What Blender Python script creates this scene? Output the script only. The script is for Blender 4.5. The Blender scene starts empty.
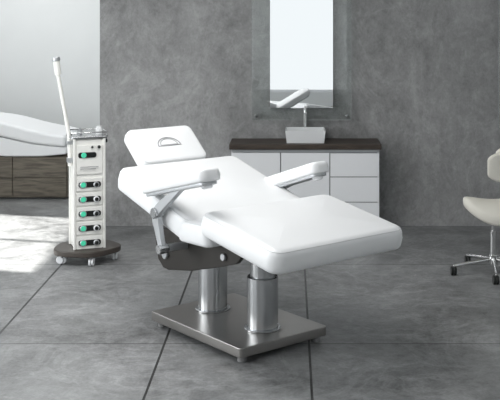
import bpy, bmesh, math
from mathutils import Vector, Matrix
S=bpy.context.scene
try:
    S.view_settings.view_transform='Standard'
except Exception: pass
COL=S.collection

# ---------------- materials ----------------
def mat(name,col,rough=.5,metal=0,spec=.5,coat=0,noise=0,nscale=20,bump=0,emit=None,es=0):
    m=bpy.data.materials.new(name); m.use_nodes=True
    nt=m.node_tree; b=nt.nodes['Principled BSDF']
    b.inputs['Base Color'].default_value=(*col,1)
    b.inputs['Roughness'].default_value=rough
    b.inputs['Metallic'].default_value=metal
    b.inputs['Specular IOR Level'].default_value=spec
    b.inputs['Coat Weight'].default_value=coat
    tc=nt.nodes.new('ShaderNodeTexCoord')
    n=nt.nodes.new('ShaderNodeTexNoise'); n.inputs['Scale'].default_value=nscale; n.inputs['Detail'].default_value=5
    nt.links.new(tc.outputs['Object'],n.inputs['Vector'])
    if noise:
        r=nt.nodes.new('ShaderNodeMapRange')
        r.inputs['To Min'].default_value=1-noise; r.inputs['To Max'].default_value=1+noise
        nt.links.new(n.outputs['Fac'],r.inputs['Value'])
        h=nt.nodes.new('ShaderNodeHueSaturation'); h.inputs['Color'].default_value=(*col,1)
        nt.links.new(r.outputs[0],h.inputs['Value']); nt.links.new(h.outputs[0],b.inputs['Base Color'])
    if bump:
        bp=nt.nodes.new('ShaderNodeBump'); bp.inputs['Strength'].default_value=bump; bp.inputs['Distance'].default_value=.01
        nt.links.new(n.outputs['Fac'],bp.inputs['Height']); nt.links.new(bp.outputs[0],b.inputs['Normal'])
    if emit:
        b.inputs['Emission Color'].default_value=(*emit,1); b.inputs['Emission Strength'].default_value=es
    return m

def mth(nt,op,a,b=None,c=None):
    n=nt.nodes.new('ShaderNodeMath'); n.operation=op
    for i,v in enumerate((a,b,c)):
        if v is None: continue
        if isinstance(v,(int,float)): n.inputs[i].default_value=v
        else: nt.links.new(v,n.inputs[i])
    return n.outputs[0]

def concrete(name,base,contrast,rough,tint=(1,1,1),joints=False,streak=(1,1,1),spec=.4,fineamt=2.2):
    m=bpy.data.materials.new(name); m.use_nodes=True
    nt=m.node_tree; b=nt.nodes['Principled BSDF']
    b.inputs['Specular IOR Level'].default_value=spec
    g=nt.nodes.new('ShaderNodeNewGeometry')
    mp=nt.nodes.new('ShaderNodeMapping'); mp.inputs['Scale'].default_value=streak
    nt.links.new(g.outputs['Position'],mp.inputs['Vector'])
    def noise(sc,det,dist=0,ro=.55):
        n=nt.nodes.new('ShaderNodeTexNoise'); n.inputs['Scale'].default_value=sc; n.inputs['Detail'].default_value=det
        n.inputs['Distortion'].default_value=dist; n.inputs['Roughness'].default_value=ro
        nt.links.new(mp.outputs[0],n.inputs['Vector']); return n.outputs['Fac']
    big=noise(.7,6,.8,.55); mid=noise(2.8,9,1.0,.72); fine=noise(13,8,.3,.75); spk=noise(60,4)
    v=mth(nt,'MULTIPLY',mth(nt,'SUBTRACT',big,.5),3.0*contrast)
    v=mth(nt,'ADD',v,mth(nt,'MULTIPLY',mth(nt,'SUBTRACT',mid,.5),3.2*contrast))
    v=mth(nt,'ADD',v,mth(nt,'MULTIPLY',mth(nt,'SUBTRACT',fine,.5),fineamt*contrast))
    v=mth(nt,'ADD',v,mth(nt,'MULTIPLY',mth(nt,'SUBTRACT',spk,.5),.9*contrast))
    mu=mth(nt,'ABSOLUTE',mth(nt,'SUBTRACT',noise(1.3,8,1.2,.66),.5))
    vein=mth(nt,'MULTIPLY',mth(nt,'SUBTRACT',1.0,mth(nt,'MINIMUM',mth(nt,'MULTIPLY',mu,28),1.0)),.38*contrast)
    v=mth(nt,'ADD',v,vein)
    v=mth(nt,'MULTIPLY',mth(nt,'MAXIMUM',mth(nt,'ADD',v,1.0),.4),base)
    height=fine
    sep=nt.nodes.new('ShaderNodeSeparateXYZ'); nt.links.new(g.outputs['Position'],sep.inputs[0])
    if joints:
        j=None
        for off,w in ((-3.76,.007),(-1.885,.008),(-.79,.007),(.12,.007),(2.12,.007),(4.1,.007)):
            x=mth(nt,'LESS_THAN',mth(nt,'ABSOLUTE',mth(nt,'SUBTRACT',sep.outputs[0],off)),w)
            j=x if j is None else mth(nt,'MAXIMUM',j,x)
        f=mth(nt,'ABSOLUTE',mth(nt,'SUBTRACT',mth(nt,'FRACT',mth(nt,'ADD',mth(nt,'DIVIDE',mth(nt,'SUBTRACT',sep.outputs[1],6.42),2.0),.5)),.5))
        jy=mth(nt,'MULTIPLY',mth(nt,'LESS_THAN',f,.003),.65)
        j=mth(nt,'MAXIMUM',j,jy)
        cell=nt.nodes.new('ShaderNodeTexWhiteNoise'); cell.noise_dimensions='2D'
        cx=nt.nodes.new('ShaderNodeCombineXYZ')
        nt.links.new(mth(nt,'FLOOR',mth(nt,'DIVIDE',mth(nt,'SUBTRACT',sep.outputs[0],.12),2.0)),cx.inputs[0])
        nt.links.new(mth(nt,'FLOOR',mth(nt,'DIVIDE',mth(nt,'SUBTRACT',sep.outputs[1],6.42),2.0)),cx.inputs[1])
        nt.links.new(cx.outputs[0],cell.inputs['Vector'])
        v=mth(nt,'MULTIPLY',v,mth(nt,'ADD',mth(nt,'MULTIPLY',cell.outputs['Value'],.12),.94))
        v=mth(nt,'MULTIPLY',v,mth(nt,'SUBTRACT',1.0,mth(nt,'MULTIPLY',j,.9)))
    v=mth(nt,'MAXIMUM',v,.01)
    c=nt.nodes.new('ShaderNodeCombineColor')
    for i in range(3): nt.links.new(mth(nt,'MULTIPLY',v,tint[i]),c.inputs[i])
    nt.links.new(c.outputs[0],b.inputs['Base Color'])
    rr=mth(nt,'ADD',mth(nt,'MULTIPLY',mid,.6),rough-.30)
    nt.links.new(rr,b.inputs['Roughness'])
    bp=nt.nodes.new('ShaderNodeBump'); bp.inputs['Strength'].default_value=.25; bp.inputs['Distance'].default_value=.004
    nt.links.new(height,bp.inputs['Height']); nt.links.new(bp.outputs[0],b.inputs['Normal'])
    return m

def wood(name,c1,c2,scale,axis=(1,1,12),rough=.5):
    m=bpy.data.materials.new(name); m.use_nodes=True
    nt=m.node_tree; b=nt.nodes['Principled BSDF']
    tc=nt.nodes.new('ShaderNodeTexCoord'); mp=nt.nodes.new('ShaderNodeMapping'); mp.inputs['Scale'].default_value=axis
    nt.links.new(tc.outputs['Object'],mp.inputs[0])
    n=nt.nodes.new('ShaderNodeTexNoise'); n.inputs['Scale'].default_value=scale; n.inputs['Detail'].default_value=8; n.inputs['Distortion'].default_value=.7
    nt.links.new(mp.outputs[0],n.inputs['Vector'])
    r=nt.nodes.new('ShaderNodeValToRGB'); r.color_ramp.elements[0].position=.35; r.color_ramp.elements[0].color=(*c1,1)
    r.color_ramp.elements[1].position=.65; r.color_ramp.elements[1].color=(*c2,1)
    nt.links.new(n.outputs['Fac'],r.inputs[0]); nt.links.new(r.outputs[0],b.inputs['Base Color'])
    b.inputs['Roughness'].default_value=rough
    return m

M={}
M['wall']=concrete('concrete_wall',.262,.40,.75,(1.0,1.0,1.0),streak=(1,1,.75),fineamt=2.4)
M['floor']=concrete('concrete_floor',.192,.66,.42,(.98,1.0,1.005),joints=True,spec=.42,fineamt=1.8)
M['white_wall']=mat('white_plaster',(.78,.80,.80),.8,noise=.03,nscale=3)
M['ceil']=mat('ceiling_paint',(.75,.75,.75),.9,noise=.02,nscale=3)
M['vinyl']=mat('white_vinyl',(.81,.82,.83),.42,spec=.4,bump=.03,nscale=14)
M['seam']=mat('seam_thread',(.38,.38,.39),.7)
M['piping']=mat('piping',(.66,.67,.68),.5)
M['gap']=mat('shadow_gap',(.22,.22,.23),.6)
M['steel']=mat('brushed_steel',(.38,.365,.35),.3,metal=1,noise=.1,nscale=4)
M['steel2']=mat('column_steel',(.50,.51,.52),.25,metal=1,noise=.05,nscale=6)
M['alu']=mat('satin_aluminium',(.48,.495,.51),.38,metal=.75,noise=.04)
M['chrome']=mat('chrome',(.8,.8,.8),.08,metal=1)
M['dark']=mat('dark_bronze',(.026,.023,.020),.5,spec=.3,noise=.1)
M['black']=mat('black_plastic',(.014,.016,.015),.3)
M['rubber']=mat('grey_rubber',(.25,.25,.25),.6)
M['cream']=mat('cream_plastic',(.86,.855,.82),.4,noise=.02)
M['lwhite']=mat('white_lacquer',(.82,.83,.85),.25,coat=.3,noise=.01)
M['ceramic']=mat('ceramic',(.72,.73,.74),.15,coat=.5)
M['dial']=mat('green_dial',(.06,.45,.28),.3,emit=(.06,.6,.36),es=.45)
M['beige']=mat('beige_leather',(.76,.735,.66),.5,bump=.1,nscale=40)
M['counter']=wood('dark_wood',(.028,.02,.015),(.065,.048,.036),5,(1,6,6))
M['walnut']=wood('spa_wood',(.07,.058,.043),(.16,.138,.105),4,(1,6,8))
M['brown']=mat('brown_base',(.055,.045,.038),.4,noise=.1)
M['mirror']=mat('mirror_silver',(.90,.915,.92),.01,metal=1)
M['edge']=mat('glass_edge',(.34,.36,.355),.2)
gm=bpy.data.materials.new('clear_glass'); gm.use_nodes=True
nt=gm.node_tree; nt.nodes.clear()
o=nt.nodes.new('ShaderNodeOutputMaterial'); mx=nt.nodes.new('ShaderNodeMixShader'); tr=nt.nodes.new('ShaderNodeBsdfTransparent'); gl=nt.nodes.new('ShaderNodeBsdfGlossy')
tr.inputs[0].default_value=(.96,.975,.97,1); gl.inputs['Roughness'].default_value=.02; mx.inputs[0].default_value=.06
nt.links.new(tr.outputs[0],mx.inputs[1]); nt.links.new(gl.outputs[0],mx.inputs[2]); nt.links.new(mx.outputs[0],o.inputs[0])
M['glass']=gm

# ---------------- helpers ----------------
def empty(name,loc=(0,0,0),rz=0):
    e=bpy.data.objects.new(name,None); COL.objects.link(e); e.location=loc; e.rotation_euler=(0,0,rz); e.empty_display_size=.1
    return e
def fin(name,bm,m,parent=None,loc=(0,0,0),rot=(0,0,0),bevel=0,seg=3,smooth=True,lim=40):
    bmesh.ops.recalc_face_normals(bm,faces=bm.faces)
    me=bpy.data.meshes.new(name); bm.to_mesh(me); bm.free()
    me.materials.append(M[m])
    ob=bpy.data.objects.new(name,me); COL.objects.link(ob)
    ob.location=loc; ob.rotation_euler=rot
    if parent: ob.parent=parent
    if smooth:
        for p in me.polygons: p.use_smooth=True
        try: me.set_sharp_from_angle(angle=math.radians(lim))
        except Exception: pass
    if bevel:
        b=ob.modifiers.new('bevel','BEVEL'); b.width=bevel; b.segments=seg; b.limit_method='ANGLE'; b.angle_limit=math.radians(lim)
        b.harden_normals=False
        for p in me.polygons: p.use_smooth=True
        a=me.attributes.get('sharp_edge')
        if a: me.attributes.remove(a)
        w=ob.modifiers.new('wn','WEIGHTED_NORMAL'); w.keep_sharp=False
    return ob
def boxes(name,lst,m,parent=None,bevel=0,loc=(0,0,0),rot=(0,0,0),seg=2):
    bm=bmesh.new()
    for a,b in lst:
        c=[(a[i]+b[i])/2 for i in range(3)]; s=[abs(b[i]-a[i]) for i in range(3)]
        bmesh.ops.create_cube(bm,size=1,matrix=Matrix.Translation(c)@Matrix.Diagonal((*s,1)))
    return fin(name,bm,m,parent,loc,rot,bevel,seg,smooth=bool(bevel))
def slab(name,L,W,T,rc,re,m,parent,loc,rot=(0,0,0),seg=4):
    bm=bmesh.new(); vs=[]
    for cx,cy,a0 in ((L/2-rc,W/2-rc,0),(-L/2+rc,W/2-rc,90),(-L/2+rc,-W/2+rc,180),(L/2-rc,-W/2+rc,270)):
        for k in range(7):
            a=math.radians(a0+k*15); vs.append(bm.verts.new((cx+rc*math.cos(a),cy+rc*math.sin(a),0)))
    f=bm.faces.new(vs)
    r=bmesh.ops.extrude_face_region(bm,geom=[f])
    bmesh.ops.translate(bm,verts=[v for v in r['geom'] if isinstance(v,bmesh.types.BMVert)],vec=(0,0,-T))
    return fin(name,bm,m,parent,loc,rot,re,seg)
def pillow(name,L,W,T,rc,re,crown,m,parent,loc,rot=(0,0,0)):
    bm=bmesh.new()
    def ring(ins,z):
        vs=[]; r=max(rc-ins,.004); l=L-2*ins; w=W-2*ins
        for cx,cy,a0 in ((l/2-r,w/2-r,0),(-l/2+r,w/2-r,90),(-l/2+r,-w/2+r,180),(l/2-r,-w/2+r,270)):
            for k in range(9):
                a=math.radians(a0+k*90/8); vs.append(bm.verts.new((cx+r*math.cos(a),cy+r*math.sin(a),z)))
        return vs
    prof=[]
    rb=re*.7
    for k in range(5):
        a=math.pi/2*k/4; prof.append((rb*(1-math.sin(a)),-T+rb*(1-math.cos(a))))
    prof.append((-.004,-T*.5))
    for k in range(8):
        a=math.pi/2*k/7; prof.append((re*(1-math.cos(a)),-re+re*math.sin(a)))
    hw=min(L,W)/2
    for q in (.08,.16,.25,.35,.45,.6,.8,.95):
        ins=re+(hw-re)*q*.9
        prof.append((ins,crown*q*q*(3-2*q)))
    R=[ring(i,z) for i,z in prof]
    bm.faces.new(R[0][::-1]); bm.faces.new(R[-1])
    for A,B in zip(R,R[1:]):
        n=len(A)
        for i in range(n): bm.faces.new((A[i],A[(i+1)%n],B[(i+1)%n],B[i]))
    return fin(name,bm,m,parent,loc,rot,lim=80)
def lathe(name,prof,m,parent=None,loc=(0,0,0),rot=(0,0,0),seg=40,bevel=0):
    bm=bmesh.new(); rings=[]
    for r,z in prof:
        if r<1e-5: rings.append([bm.verts.new((0,0,z))])
        else: rings.append([bm.verts.new((r*math.cos(2*math.pi*i/seg),r*math.sin(2*math.pi*i/seg),z)) for i in range(seg)])
    for A,B in zip(rings,rings[1:]):
        for i in range(seg):
            j=(i+1)%seg
            if len(A)==1 and len(B)==1: continue
            if len(A)==1: bm.faces.new((A[0],B[i],B[j]))
            elif len(B)==1: bm.faces.new((A[i],A[j],B[0]))
            else: bm.faces.new((A[i],A[j],B[j],B[i]))
    return fin(name,bm,m,parent,loc,rot,bevel,2)
def cyl(name,r,h,m,parent=None,loc=(0,0,0),rot=(0,0,0),b=.004,seg=40):
    b=min(b,r*.4,h*.4)
    return lathe(name,[(0,0),(r-b,0),(r,b),(r,h-b),(r-b,h),(0,h)],m,parent,loc,rot,seg)
def prism(name,pts,y0,y1,m,parent=None,bevel=0,loc=(0,0,0),rot=(0,0,0),seg=3,lim=40):
    bm=bmesh.new(); A=[bm.verts.new((x,y0,z)) for x,z in pts]; B=[bm.verts.new((x,y1,z)) for x,z in pts]
    bm.faces.new(A); bm.faces.new(B[::-1]); n=len(pts)
    for i in range(n): bm.faces.new((A[i],B[i],B[(i+1)%n],A[(i+1)%n]))
    return fin(name,bm,m,parent,loc,rot,bevel,seg,lim=lim)
def ribbon(pts,ws):
    L=[];R=[]
    for i,p in enumerate(pts):
        a=Vector(pts[max(i-1,0)]);b=Vector(pts[min(i+1,len(pts)-1)]); d=(b-a).normalized(); n=Vector((-d.y,d.x))
        L.append(tuple(Vector(p)+n*ws[i]/2)); R.append(tuple(Vector(p)-n*ws[i]/2))
    return L+R[::-1]
def smoothpts(pts,n=6):
    out=[]
    P=[Vector(p) for p in pts]
    for i in range(len(P)-1):
        p0=P[max(i-1,0)];p1=P[i];p2=P[i+1];p3=P[min(i+2,len(P)-1)]
        for k in range(n):
            t=k/n
            out.append(tuple(.5*((2*p1)+(p2-p0)*t+(2*p0-5*p1+4*p2-p3)*t*t+(3*p1-p0-3*p2+p3)*t**3)))
    out.append(tuple(P[-1])); return out
def tube(name,pts,r,m,parent=None,closed=False,smooth=True,loc=(0,0,0),rot=(0,0,0)):
    cu=bpy.data.curves.new(name,'CURVE'); cu.dimensions='3D'; cu.bevel_depth=r; cu.bevel_resolution=3; cu.use_fill_caps=True
    if smooth and not closed: pts=smoothpts(pts)
    sp=cu.splines.new('POLY'); sp.points.add(len(pts)-1)
    for i,p in enumerate(pts): sp.points[i].co=(*p,1)
    sp.use_cyclic_u=closed; sp.use_smooth=True
    cu.materials.append(M[m]); ob=bpy.data.objects.new(name,cu); COL.objects.link(ob)
    ob.location=loc; ob.rotation_euler=rot
    if parent: ob.parent=parent
    return ob
def rrloop(L,W,rc,z,n=6):
    vs=[]
    for cx,cy,a0 in ((L/2-rc,W/2-rc,0),(-L/2+rc,W/2-rc,90),(-L/2+rc,-W/2+rc,180),(L/2-rc,-W/2+rc,270)):
        for k in range(n+1):
            a=math.radians(a0+k*90/n); vs.append((cx+rc*math.cos(a),cy+rc*math.sin(a),z))
    return vs

# ---------------- room ----------------
WY=9.92; XL=-5.2; XR=3.6; YF=-2.6; YB=13.2; ZC=3.3
boxes('floor',[((XL-.2,YF-.2,-.1),(XR+.2,YB+.2,0))],'floor')
boxes('ceiling',[((XL-.2,YF-.2,ZC),(XR+.2,YB+.2,ZC+.15))],'ceil')
boxes('wall_back',[((-1.85,WY,0),(XR,WY+.2,ZC))],'wall')
boxes('wall_alcove_right',[((-1.85,WY+.2,0),(-1.65,YB,ZC))],'white_wall')
boxes('wall_alcove_back',[((XL-.2,YB,0),(-1.65,YB+.2,ZC))],'white_wall')
boxes('wall_right',[((XR,YF,0),(XR+.2,WY+.2,ZC))],'white_wall')
def pierced_x(name,x0,x1,y0,y1,ops,m):
    L=[];cur=y0
    for a,b,z0,z1 in ops:
        L.append(((x0,cur,0),(x1,a,ZC)))
        if z0>0: L.append(((x0,a,0),(x1,b,z0)))
        if z1<ZC: L.append(((x0,a,z1),(x1,b,ZC)))
        cur=b
    L.append(((x0,cur,0),(x1,y1,ZC)))
    return boxes(name,L,m)
lops=[(1.5,4.0,.7,2.8),(4.8,7.3,.7,2.8),(8.9,11.1,1.3,3.1)]
pierced_x('wall_left',XL-.1,XL,YF,YB,lops,'white_wall')
fops=[(-2.6,1.3,.3,2.9)]  # unseen front window, added so the mirror reflects bright sky
L=[];cur=XL
for a,b,z0,z1 in fops:
    L+= [((cur,YF-.2,0),(a,YF,ZC)),((a,YF-.2,0),(b,YF,z0)),((a,YF-.2,z1),(b,YF,ZC))]; cur=b
L.append(((cur,YF-.2,0),(XR,YF,ZC)))
boxes('wall_front',L,'white_wall')
i=1
for a,b,z0,z1 in lops:
    w=.05; x0=XL-.08;x1=XL-.03
    fr=[((x0,a,z0),(x1,b,z0+w)),((x0,a,z1-w),(x1,b,z1)),((x0,a,z0+w),(x1,a+w,z1-w)),((x0,b-w,z0+w),(x1,b,z1-w))]
    fr.append(((x0,(a+b)/2-w/2,z0+w),(x1,(a+b)/2+w/2,z1-w)))
    boxes('window_%d'%i,fr,'lwhite'); i+=1
for a,b,z0,z1 in fops:
    w=.05; y0=YF-.13;y1=YF-.07
    boxes('window_%d'%i,[((a,y0,z0),(b,y1,z0+w)),((a,y0,z1-w),(b,y1,z1)),((a,y0,z0+w),(a+w,y1,z1-w)),((b-w,y0,z0+w),(b,y1,z1-w)),((-1.0,y0,z0+w),(-.95,y1,z1-w))],'lwhite'); i+=1

# ---------------- treatment chair ----------------
C=empty('treatment_chair',(-.345,6.62,0),math.atan2(-.77,.64))
slab('base_plate',.99,.69,.06,.02,.006,'steel',C,(0,0,.10),seg=2)
for a in (-1,1):
    for b in (-1,1):
        cyl('foot_%d%d'%(a>0,b>0),.028,.041,'rubber',C,(a*.44,b*.29,0))
for k,s in enumerate((-.27,.27)):
    cyl('column_collar_%d'%k,.118,.014,'steel2',C,(s,0,.099))
    cyl('column_lower_%d'%k,.098,.32,'steel2',C,(s,0,.11))
    cyl('column_upper_%d'%k,.078,.40,'steel2',C,(s,0,.28))
    cyl('column_head_%d'%k,.095,.05,'alu',C,(s,0,.60))
boxes('lift_carriage',[((-.40,-.16,.60),(.42,.16,.68))],'dark',C,.01)
fp=[(-.42,.62),(-.38,.47),(-.32,.425),(-.26,.42),(.0,.465),(.30,.545),(.48,.60),(.52,.64),(.48,.70),(-.36,.68)]
for k,t in enumerate((-.36,.33)):
    prism('frame_side_%d'%k,fp,t,t+.03,'dark',C,.006)
boxes('frame_crossbars',[((-.34,-.34,.48),(-.28,.34,.54)),((.36,-.34,.60),(.42,.34,.66)),((-.05,-.34,.53),(.02,.34,.59))],'dark',C,.008)
cyl('frame_pivot_rear',.03,.02,'alu',C,(-.28,-.36,.52),(math.pi/2,0,0))
cyl('frame_pivot_front',.022,.02,'alu',C,(.36,-.36,.62),(math.pi/2,0,0))
for k,t in enumerate((-.2,.2)):
    tube('lift_linkage_%d'%k,[(-.55,t,.80),(-.30,t,.60),(-.1,t,.56)],.018,'alu',C,smooth=False)
def cushion(name,p0,p1,W,T,rc,re,crown=.012,pipe=True):
    ds=p1[0]-p0[0];dh=p1[1]-p0[1]; L=math.hypot(ds,dh)
    loc=((p0[0]+p1[0])/2,0,(p0[1]+p1[1])/2); rot=(0,-math.atan2(dh,ds),0)
    if pipe:
        tube(name+'_piping',rrloop(L-2*re*.3,W-2*re*.3,rc-re*.3,-re*.3),.0028,'piping',C,closed=True,loc=loc,rot=rot)
    return pillow(name,L,W,T,rc,re,crown,'vinyl',C,loc,rot)
def tray(name,p0,p1,W,T,off,m):
    ds=p1[0]-p0[0];dh=p1[1]-p0[1]; L=math.hypot(ds,dh); n=Vector((dh,-ds)).normalized()*off
    return slab(name,L,W,T,.04,.005,m,C,((p0[0]+p1[0])/2+n.x,0,(p0[1]+p1[1])/2+n.y),(0,-math.atan2(dh,ds),0),seg=2)
back=cushion('back_cushion',(-.69,1.05),(.16,.82),.98,.15,.07,.04)
tray('back_shell',(-.64,1.035),(.12,.83),.86,.02,.148,'alu')
cushion('seat_cushion',(.02,.815),(.36,.825),.98,.14,.06,.04)
leg=cushion('leg_cushion',(.30,.905),(1.04,.79),1.03,.14,.08,.05,.014)
tray('leg_shell',(.34,.90),(.97,.80),.86,.018,.138,'alu')
hp0=(-.945,1.262); hp1=(-.69,1.05)
head=cushion('headrest_cushion',hp0,hp1,.54,.095,.05,.028,.006)
ds=hp1[0]-hp0[0];dh=hp1[1]-hp0[1]; ang=-math.atan2(dh,ds)
hc=((hp0[0]+hp1[0])/2,0,(hp0[1]+hp1[1])/2)
arc=[]
for k in range(17):
    a=math.radians(90+180*k/16); arc.append((.075*math.cos(a)+.03,.092*math.sin(a),.0065))
tube('face_opening_rim',arc+[( .03,0,.0065)],.0045,'seam',C,closed=True,smooth=False,loc=hc,rot=(0,ang,0))
pl=[]
for k in range(17):
    a=math.radians(90+180*k/16); pl.append((.055*math.cos(a)+.022,.070*math.sin(a),.0065))
tube('face_opening_plug_seam',pl,.003,'seam',C,closed=True,smooth=False,loc=hc,rot=(0,ang,0))
tube('headrest_bracket',[(-.80,0,1.06),(-.70,0,.98),(-.55,0,.87)],.02,'alu',C,smooth=False)
def arm(tag,t,p0,p1,top,elbow,bot,side):
    ds=p1[0]-p0[0];dh=p1[1]-p0[1];L=math.hypot(ds,dh);an=-math.atan2(dh,ds); c=((p0[0]+p1[0])/2,(p0[1]+p1[1])/2)
    n=Vector((dh,-ds)).normalized()
    pillow('arm_pad_'+tag,L,.15,.075,.045,.02,.004,'vinyl',C,(c[0],t,c[1]),(0,an,0))
    slab('arm_tray_'+tag,L*.94,.12,.022,.04,.004,'alu',C,(c[0]+n.x*.073,t,c[1]+n.y*.073),(0,an,0),seg=2)
    P=smoothpts([top,((top[0]+elbow[0])/2,(top[1]+elbow[1])/2+.005),elbow,((bot[0]+elbow[0])/2-.01,(bot[1]+elbow[1])/2),bot],4)
    ws=[.045+.025*math.exp(-((k-len(P)/2)/4)**2) for k in range(len(P))]
    prism('arm_bracket_'+tag,ribbon(P,ws),t+side*.035-.018,t+side*.035+.018,'alu',C,.006)
    tt=t+side*.035
    cyl('arm_pivot_'+tag,.034,.07,'steel2',C,(elbow[0],tt+.035,elbow[1]),(math.pi/2,0,0))
    cyl('arm_bolt_'+tag,.03,.07,'steel2',C,(bot[0],tt+.035,bot[1]),(math.pi/2,0,0))
    e=Vector(p1)-Vector((ds,dh)).normalized()*.07+n*.07
    cyl('arm_knob_'+tag,.036,.045,'lwhite',C,(e.x+n.x*.045,t,e.y+n.y*.045),(0,an,0),b=.01)
arm('near',-.50,(-.27,1.005),(.42,1.175),(.20,1.06),(-.11,.835),(-.05,.62),-1)
arm('far',.49,(-.33,.91),(.27,1.105),(.06,.98),(-.20,.86),(-.09,.66),1)
boxes('arm_crossbar',[((-.08,-.53,.60),(-.03,.53,.64))],'alu',C,.006)

# ---------------- wash cabinet ----------------
K=empty('vanity_cabinet',(0,0,0))
x0,x1=-.545,.83; yf=9.49; zb=.076; zt=.80
boxes('carcass',[((x0,yf+.02,zb),(x1,WY-.002,zt))],'gap',K,.003)
boxes('carcass_sides',[((x0-.002,yf+.018,zb-.002),(x0+.016,WY-.002,zt)),((x1-.016,yf+.018,zb-.002),(x1+.002,WY-.002,zt))],'lwhite',K)
xs=[x0,x0+.458,x0+.916,x1]
D=[]
for k in range(2): D.append(((xs[k]+.004,yf,zb),(xs[k+1]-.004,yf+.019,zt-.03)))
zz=[zb,zb+.235,zb+.47,zt-.03]
for k in range(3): D.append(((xs[2]+.004,yf,zz[k]+.004),(xs[3],yf+.019,zz[k+1]-.004)))
boxes('door_and_drawer_fronts',D,'lwhite',K,.002)
boxes('countertop',[((x0-.02,yf-.02,.803),(x1+.02,WY-.002,.852))],'counter',K,.003)
boxes('handle_channel',[((x0+.002,yf+.004,zt-.026),(x1-.002,yf+.019,zt-.001))],'alu',K)
Sx=empty('wash_basin',(.145,9.68,.852)); 
bm=bmesh.new()
def rect(z,a,b): return [bm.verts.new((p*a,q*b,z)) for p,q in((-1,-1),(1,-1),(1,1),(-1,1))]
R=[rect(0,.175,.14),rect(.12,.19,.15),rect(.12,.176,.136),rect(.03,.16,.12)]
bm.faces.new(R[0][::-1]); bm.faces.new(R[3])
for A,B_ in zip(R,R[1:]):
    for k in range(4): bm.faces.new((A[k],A[(k+1)%4],B_[(k+1)%4],B_[k]))
fin('basin_bowl',bm,'ceramic',Sx,bevel=.004)
cyl('drain',.02,.004,'chrome',Sx,(0,0,.03))
F=empty('basin_faucet',(.145,9.865,.852))
cyl('faucet_base',.026,.012,'chrome',F)
cyl('faucet_body',.018,.30,'chrome',F,(0,0,.01))
boxes('faucet_spout',[((-.014,-.15,.255),(.014,.0,.275))],'chrome',F,.003)
boxes('faucet_lever',[((-.008,-.06,.315),(.008,.01,.323))],'chrome',F,.002)

# ---------------- mirrors ----------------
def mirror(name,gx0,gx1,gz0,gz1,mx0,mx1,mz0,mz1):
    e=empty(name,((gx0+gx1)/2,WY,(gz0+gz1)/2)); ox,oz=(gx0+gx1)/2,(gz0+gz1)/2
    def bb(n,a,b,m,bv=0):
        return boxes(n,[((a[0]-ox,a[1]-WY,a[2]-oz),(b[0]-ox,b[1]-WY,b[2]-oz))],m,e,bv)
    bb('glass_panel',(gx0,WY-.05,gz0),(gx1,WY-.042,gz1),'glass')
    w=.003
    boxes('glass_polished_edges',[((gx0-ox-w,-.052,gz0-oz-w),(gx0-ox,-.040,gz1-oz+w)),((gx1-ox,-.052,gz0-oz-w),(gx1-ox+w,-.040,gz1-oz+w)),((gx0-ox,-.052,gz0-oz-w),(gx1-ox,-.040,gz0-oz))],'edge',e)
    bb('mirror_sheet',(mx0,WY-.062,mz0),(mx1,WY-.051,mz1),'mirror')
    for a in (gx0+.04,gx1-.04):
        for b in (gz0+.04,gz1-.04):
            cyl('standoff',.013,.062,'chrome',e,(a-ox,0,b-oz),(math.pi/2,0,0))
mirror('wall_mirror',-.367,.589,1.037,2.55,-.193,.415,1.153,2.45)
mirror('wall_mirror',2.02,2.98,.95,2.55,2.03,2.80,.96,2.45)

# ---------------- equipment trolley ----------------
T=empty('beauty_equipment_trolley',(-1.706,8.57,0),math.radians(21))
bm=bmesh.new(); vs=[]
for k in range(48):
    a=2*math.pi*k/48; r=.275*(1+.035*math.cos(5*a+math.pi/2)); vs.append(bm.verts.new((r*math.cos(a),r*math.sin(a)*.9,.075)))
f=bm.faces.new(vs); r=bmesh.ops.extrude_face_region(bm,geom=[f]); bmesh.ops.translate(bm,verts=[v for v in r['geom'] if isinstance(v,bmesh.types.BMVert)],vec=(0,0,.045))
fin('trolley_base',bm,'brown',T,bevel=.008)
for k in range(5):
    a=math.radians(-90+72*k); x,y=.23*math.cos(a),.21*math.sin(a)
    cyl('caster_stem_%d'%k,.012,.03,'steel2',T,(x,y,.05))
    cyl('caster_wheel_a_%d'%k,.032,.018,'lwhite',T,(x-.018,y,.032),(0,math.pi/2,a*.3))
    cyl('caster_wheel_b_%d'%k,.032,.018,'lwhite',T,(x+.004,y,.032),(0,math.pi/2,a*.3))
boxes('trolley_body',[((-.12,-.12,.12),(.12,.11,1.03))],'cream',T,.012)
boxes('corner_posts',[((-.133,-.132,.12),(-.112,-.11,1.04)),((.112,-.132,.12),(.133,-.11,1.04)),((-.133,.10,.12),(-.112,.12,1.04)),((.112,.10,.12),(.133,.12,1.04))],'cream',T,.005)
slab('top_tray',.31,.28,.02,.03,.006,'steel2',T,(0,0,1.055),seg=2)
tube('tray_rail',[(-.145,-.13,1.085),(.145,-.13,1.085),(.145,.13,1.085),(-.145,.13,1.085)],.005,'chrome',T,closed=True)
for k,(a,b) in enumerate(((-1,-1),(1,-1),(1,1),(-1,1))): cyl('rail_post_%d'%k,.004,.035,'chrome',T,(a*.14,b*.125,1.05))
zs=[.155,.275,.395,.515,.635]
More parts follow.
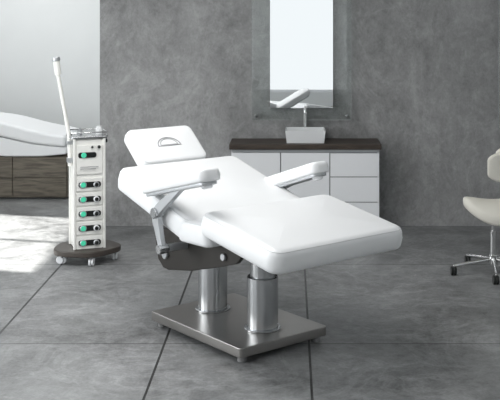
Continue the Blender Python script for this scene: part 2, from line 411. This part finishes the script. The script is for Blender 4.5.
for k,z in enumerate(zs):
    slab('module_face_%d'%k,.215,.104,.012,.008,.003,'cream',T,(0,-.132,z+.02),(math.pi/2,0,0),seg=2)
    slab('module_panel_%d'%k,.185,.046,.012,.02,.003,'black',T,(0,-.140,z+.02),(math.pi/2,0,0),seg=2)
    cyl('module_dial_ring_%d'%k,.029,.008,'alu',T,(-.054,-.137,z+.02),(math.pi/2,0,0))
    cyl('module_dial_%d'%k,.023,.011,'dial',T,(-.054,-.137,z+.02),(math.pi/2,0,0))
    cyl('module_knob_%d'%k,.024,.024,'lwhite' if k%2 else 'alu',T,(.052,-.139,z+.02),(math.pi/2,0,0))
    cyl('module_knob_cap_%d'%k,.016,.03,'black',T,(.052,-.139,z+.02),(math.pi/2,0,0))
slab('control_face',.215,.24,.012,.01,.003,'cream',T,(0,-.132,.86),(math.pi/2,0,0),seg=2)
slab('control_panel',.15,.046,.012,.02,.003,'black',T,(-.02,-.140,.90),(math.pi/2,0,0),seg=2)
cyl('control_dial',.022,.01,'dial',T,(-.05,-.139,.90),(math.pi/2,0,0))
cyl('control_knob',.013,.02,'black',T,(.075,-.135,.965),(math.pi/2,0,0))
cyl('control_button',.010,.015,'black',T,(.02,-.135,.965),(math.pi/2,0,0))
boxes('label_lines',[((-.08,-.146,.800),(.07,-.143,.806)),((-.08,-.146,.785),(.05,-.143,.790))],'seam',T)
for k in range(3): cyl('holder_%d'%k,.016,.03,'black',T,(.145,-.06+.06*k,.99),(0,0,0))
lathe('glass_jar',[(0,0),(.03,0),(.032,.01),(.032,.05),(.022,.06),(.022,.07),(0,.072)],'ceramic',T,(.10,-.02,1.056))
lathe('small_bottle',[(0,0),(.02,0),(.02,.03),(.01,.04),(.01,.05),(0,.052)],'alu',T,(-.05,.05,1.056))
tube('steamer_arm',[(-.144,-.017,.80),(-.150,-.015,1.05),(-.243,.023,1.60)],.017,'cream',T,smooth=False)
tube('steamer_head',[(-.236,.020,1.56),(-.250,.026,1.68)],.028,'cream',T,smooth=False)
lathe('steamer_cap',[(0,-.01),(.033,-.01),(.035,.0),(.030,.02),(.0,.028)],'alu',T,(-.251,.027,1.685),(0,-.16,0))
tube('arm_cable',[(-.225,.03,1.55),(-.20,.05,1.3),(-.16,.03,1.1),(-.12,.02,1.05)],.005,'black',T)
boxes('arm_holder',[((-.17,-.04,.83),(-.11,.01,.87)),((-.17,-.04,.98),(-.11,.01,1.01))],'alu',T,.004)

# ---------------- spa bed in alcove ----------------
B=empty('spa_bed',(-3.35,11.7,0))
boxes('bed_base',[((-.9,-.38,.02),(.88,.38,.47))],'walnut',B,.004)
boxes('bed_plinth',[((-.86,-.34,0),(.84,.34,.03))],'black',B)
boxes('base_panels',[((-.89,-.395,.04),(-.32,-.379,.235)),((-.31,-.395,.04),(.27,-.379,.235)),((.28,-.395,.04),(.87,-.379,.235)),((-.89,-.395,.245),(-.32,-.379,.46)),((-.31,-.395,.245),(.27,-.379,.46)),((.28,-.395,.245),(.87,-.379,.46))],'walnut',B,.003)
top=smoothpts([(-1.15,1.16),(-.75,1.02),(-.3,.92),(.14,.86),(.5,.77),(.86,.70)],5)
bot=smoothpts([(.86,.58),(.5,.62),(.14,.70),(-.3,.77),(-.75,.87),(-1.15,1.02)],5)
prism('bed_mattress',top+bot,-.42,.42,'vinyl',B,.035,lim=50)
sb=smoothpts([(.87,.575),(.5,.615),(.14,.69),(-.3,.76)],5)
prism('bed_shell',sb+[(-.3,.66),(-.05,.50),(.2,.475),(.6,.475),(.87,.50)],-.40,.40,'vinyl',B,.02,lim=50)

# ---------------- saddle stool ----------------
G=empty('saddle_stool',(1.62,8.13,0),0)
for k in range(5):
    a=math.radians(190+72*k); x,y=.33*math.cos(a),.33*math.sin(a)
    tube('stool_leg_%d'%k,[(.02*math.cos(a),.02*math.sin(a),.115),(.15*math.cos(a),.15*math.sin(a),.10),(x,y,.075)],.015,'chrome',G)
    cyl('stool_caster_stem_%d'%k,.008,.03,'chrome',G,(x,y,.05))
    cyl('stool_wheel_a_%d'%k,.036,.02,'black',G,(x-.022,y,.036),(0,math.pi/2,0))
    cyl('stool_wheel_b_%d'%k,.036,.02,'black',G,(x+.002,y,.036),(0,math.pi/2,0))
cyl('stool_hub',.035,.07,'chrome',G,(0,0,.08))
cyl('stool_column',.027,.2,'chrome',G,(0,0,.14))
cyl('gas_lift',.016,.20,'chrome',G,(0,0,.30))
cyl('seat_mount',.06,.02,'black',G,(0,0,.425))
bm=bmesh.new(); bmesh.ops.create_uvsphere(bm,u_segments=48,v_segments=24,radius=1)
for v in bm.verts:
    x,y,z=v.co
    X=x*.25; Y=y*.21*(1-.25*max(0,-x)); Z=(abs(z)**.6)*(.07 if z>0 else -.09)
    Z+=.10*(max(0,x)**2)+.06*(max(0,-x)**2)-.06*(y*y)
    v.co=(X,Y,Z)
fin('saddle_seat',bm,'beige',G,(.01,0,.52),lim=80)
bm=bmesh.new(); nA,nZ=20,8
def bp(i,j,off):
    a=math.radians(-80+160*i/nA); zz=-1+2*j/nZ; rr=.20+off; e=max(0,1-abs(2*i/nA-1)**6)
    hh=.12*(.55+.45*e)
    return (rr*math.cos(a)+.0, rr*math.sin(a), zz*hh)
fr=[[bm.verts.new(bp(i,j,0)) for j in range(nZ+1)] for i in range(nA+1)]
bk=[[bm.verts.new(bp(i,j,.06)) for j in range(nZ+1)] for i in range(nA+1)]
for i in range(nA):
    for j in range(nZ):
        bm.faces.new((fr[i][j],fr[i][j+1],fr[i+1][j+1],fr[i+1][j])); bm.faces.new((bk[i][j],bk[i+1][j],bk[i+1][j+1],bk[i][j+1]))
for i in range(nA):
    for j in (0,nZ): bm.faces.new((fr[i][j],fr[i+1][j],bk[i+1][j],bk[i][j]))
for j in range(nZ):
    for i in (0,nA): bm.faces.new((fr[i][j],bk[i][j],bk[i][j+1],fr[i][j+1]))
fin('backrest_pad',bm,'beige',G,(-.05,0,.88),(0,0,math.radians(-20)),bevel=.022,lim=50)
tube('backrest_stem',[(.05,0,.44),(.22,-.04,.44),(.28,-.07,.56),(.20,-.08,.84)],.012,'chrome',G)

# ---------------- lights ----------------
def area(name,loc,rot,sx,sy,e,col=(1,1,1)):
    l=bpy.data.lights.new(name,'AREA'); l.shape='RECTANGLE'; l.size=sx; l.size_y=sy; l.energy=e; l.color=col
    o=bpy.data.objects.new(name,l); COL.objects.link(o); o.location=loc; o.rotation_euler=rot; return o
area('ceiling_softlight',(-1.2,6.4,ZC-.03),(0,0,0),1.7,1.7,65,(1,.995,.98))  # added soft fill lamp below the unseen ceiling
area('ceiling_softlight_rear',(-1.5,3.0,ZC-.03),(0,0,0),2.5,1.5,40,(1,1,1))  # second added fill, lifts the trolley front and camera-side faces
area('alcove_light',(-3.4,11.6,ZC-.03),(0,0,0),2.5,1.5,38,(1,1,1))  # added fill lamp that brightens the alcove
area('window_daylight_1',(XL+.01,6.05,1.75),(0,-math.pi/2,0),2.1,2.4,112,(.95,.98,1))  # added area lamp standing in for daylight at an unseen window
area('window_daylight_2',(XL+.01,2.75,1.75),(0,-math.pi/2,0),2.1,2.4,60,(.95,.98,1))  # another added lamp in place of daylight, nearer the camera
sl=bpy.data.lights.new('sun','SUN'); sl.energy=19; sl.angle=math.radians(1.2); sl.color=(1,.98,.94)
so=bpy.data.objects.new('sun',sl); COL.objects.link(so); so.location=(-8,10,6)
so.rotation_euler=Vector((1,-.25,-.95)).to_track_quat('-Z','Y').to_euler()
w=bpy.data.worlds.new('World'); S.world=w; w.use_nodes=True
bgn=w.node_tree.nodes['Background']; bgn.inputs[0].default_value=(.94,.98,1,1); bgn.inputs[1].default_value=1.05

# ---------------- camera ----------------
cd=bpy.data.cameras.new('camera'); cd.sensor_fit='HORIZONTAL'; cd.sensor_width=36; cd.lens=36*1020/500
cd.shift_x=-.08; cd.shift_y=-.38; cd.clip_end=100
co=bpy.data.objects.new('camera',cd); COL.objects.link(co); co.location=(0,0,2.1); co.rotation_euler=(math.pi/2,0,0)
S.camera=co
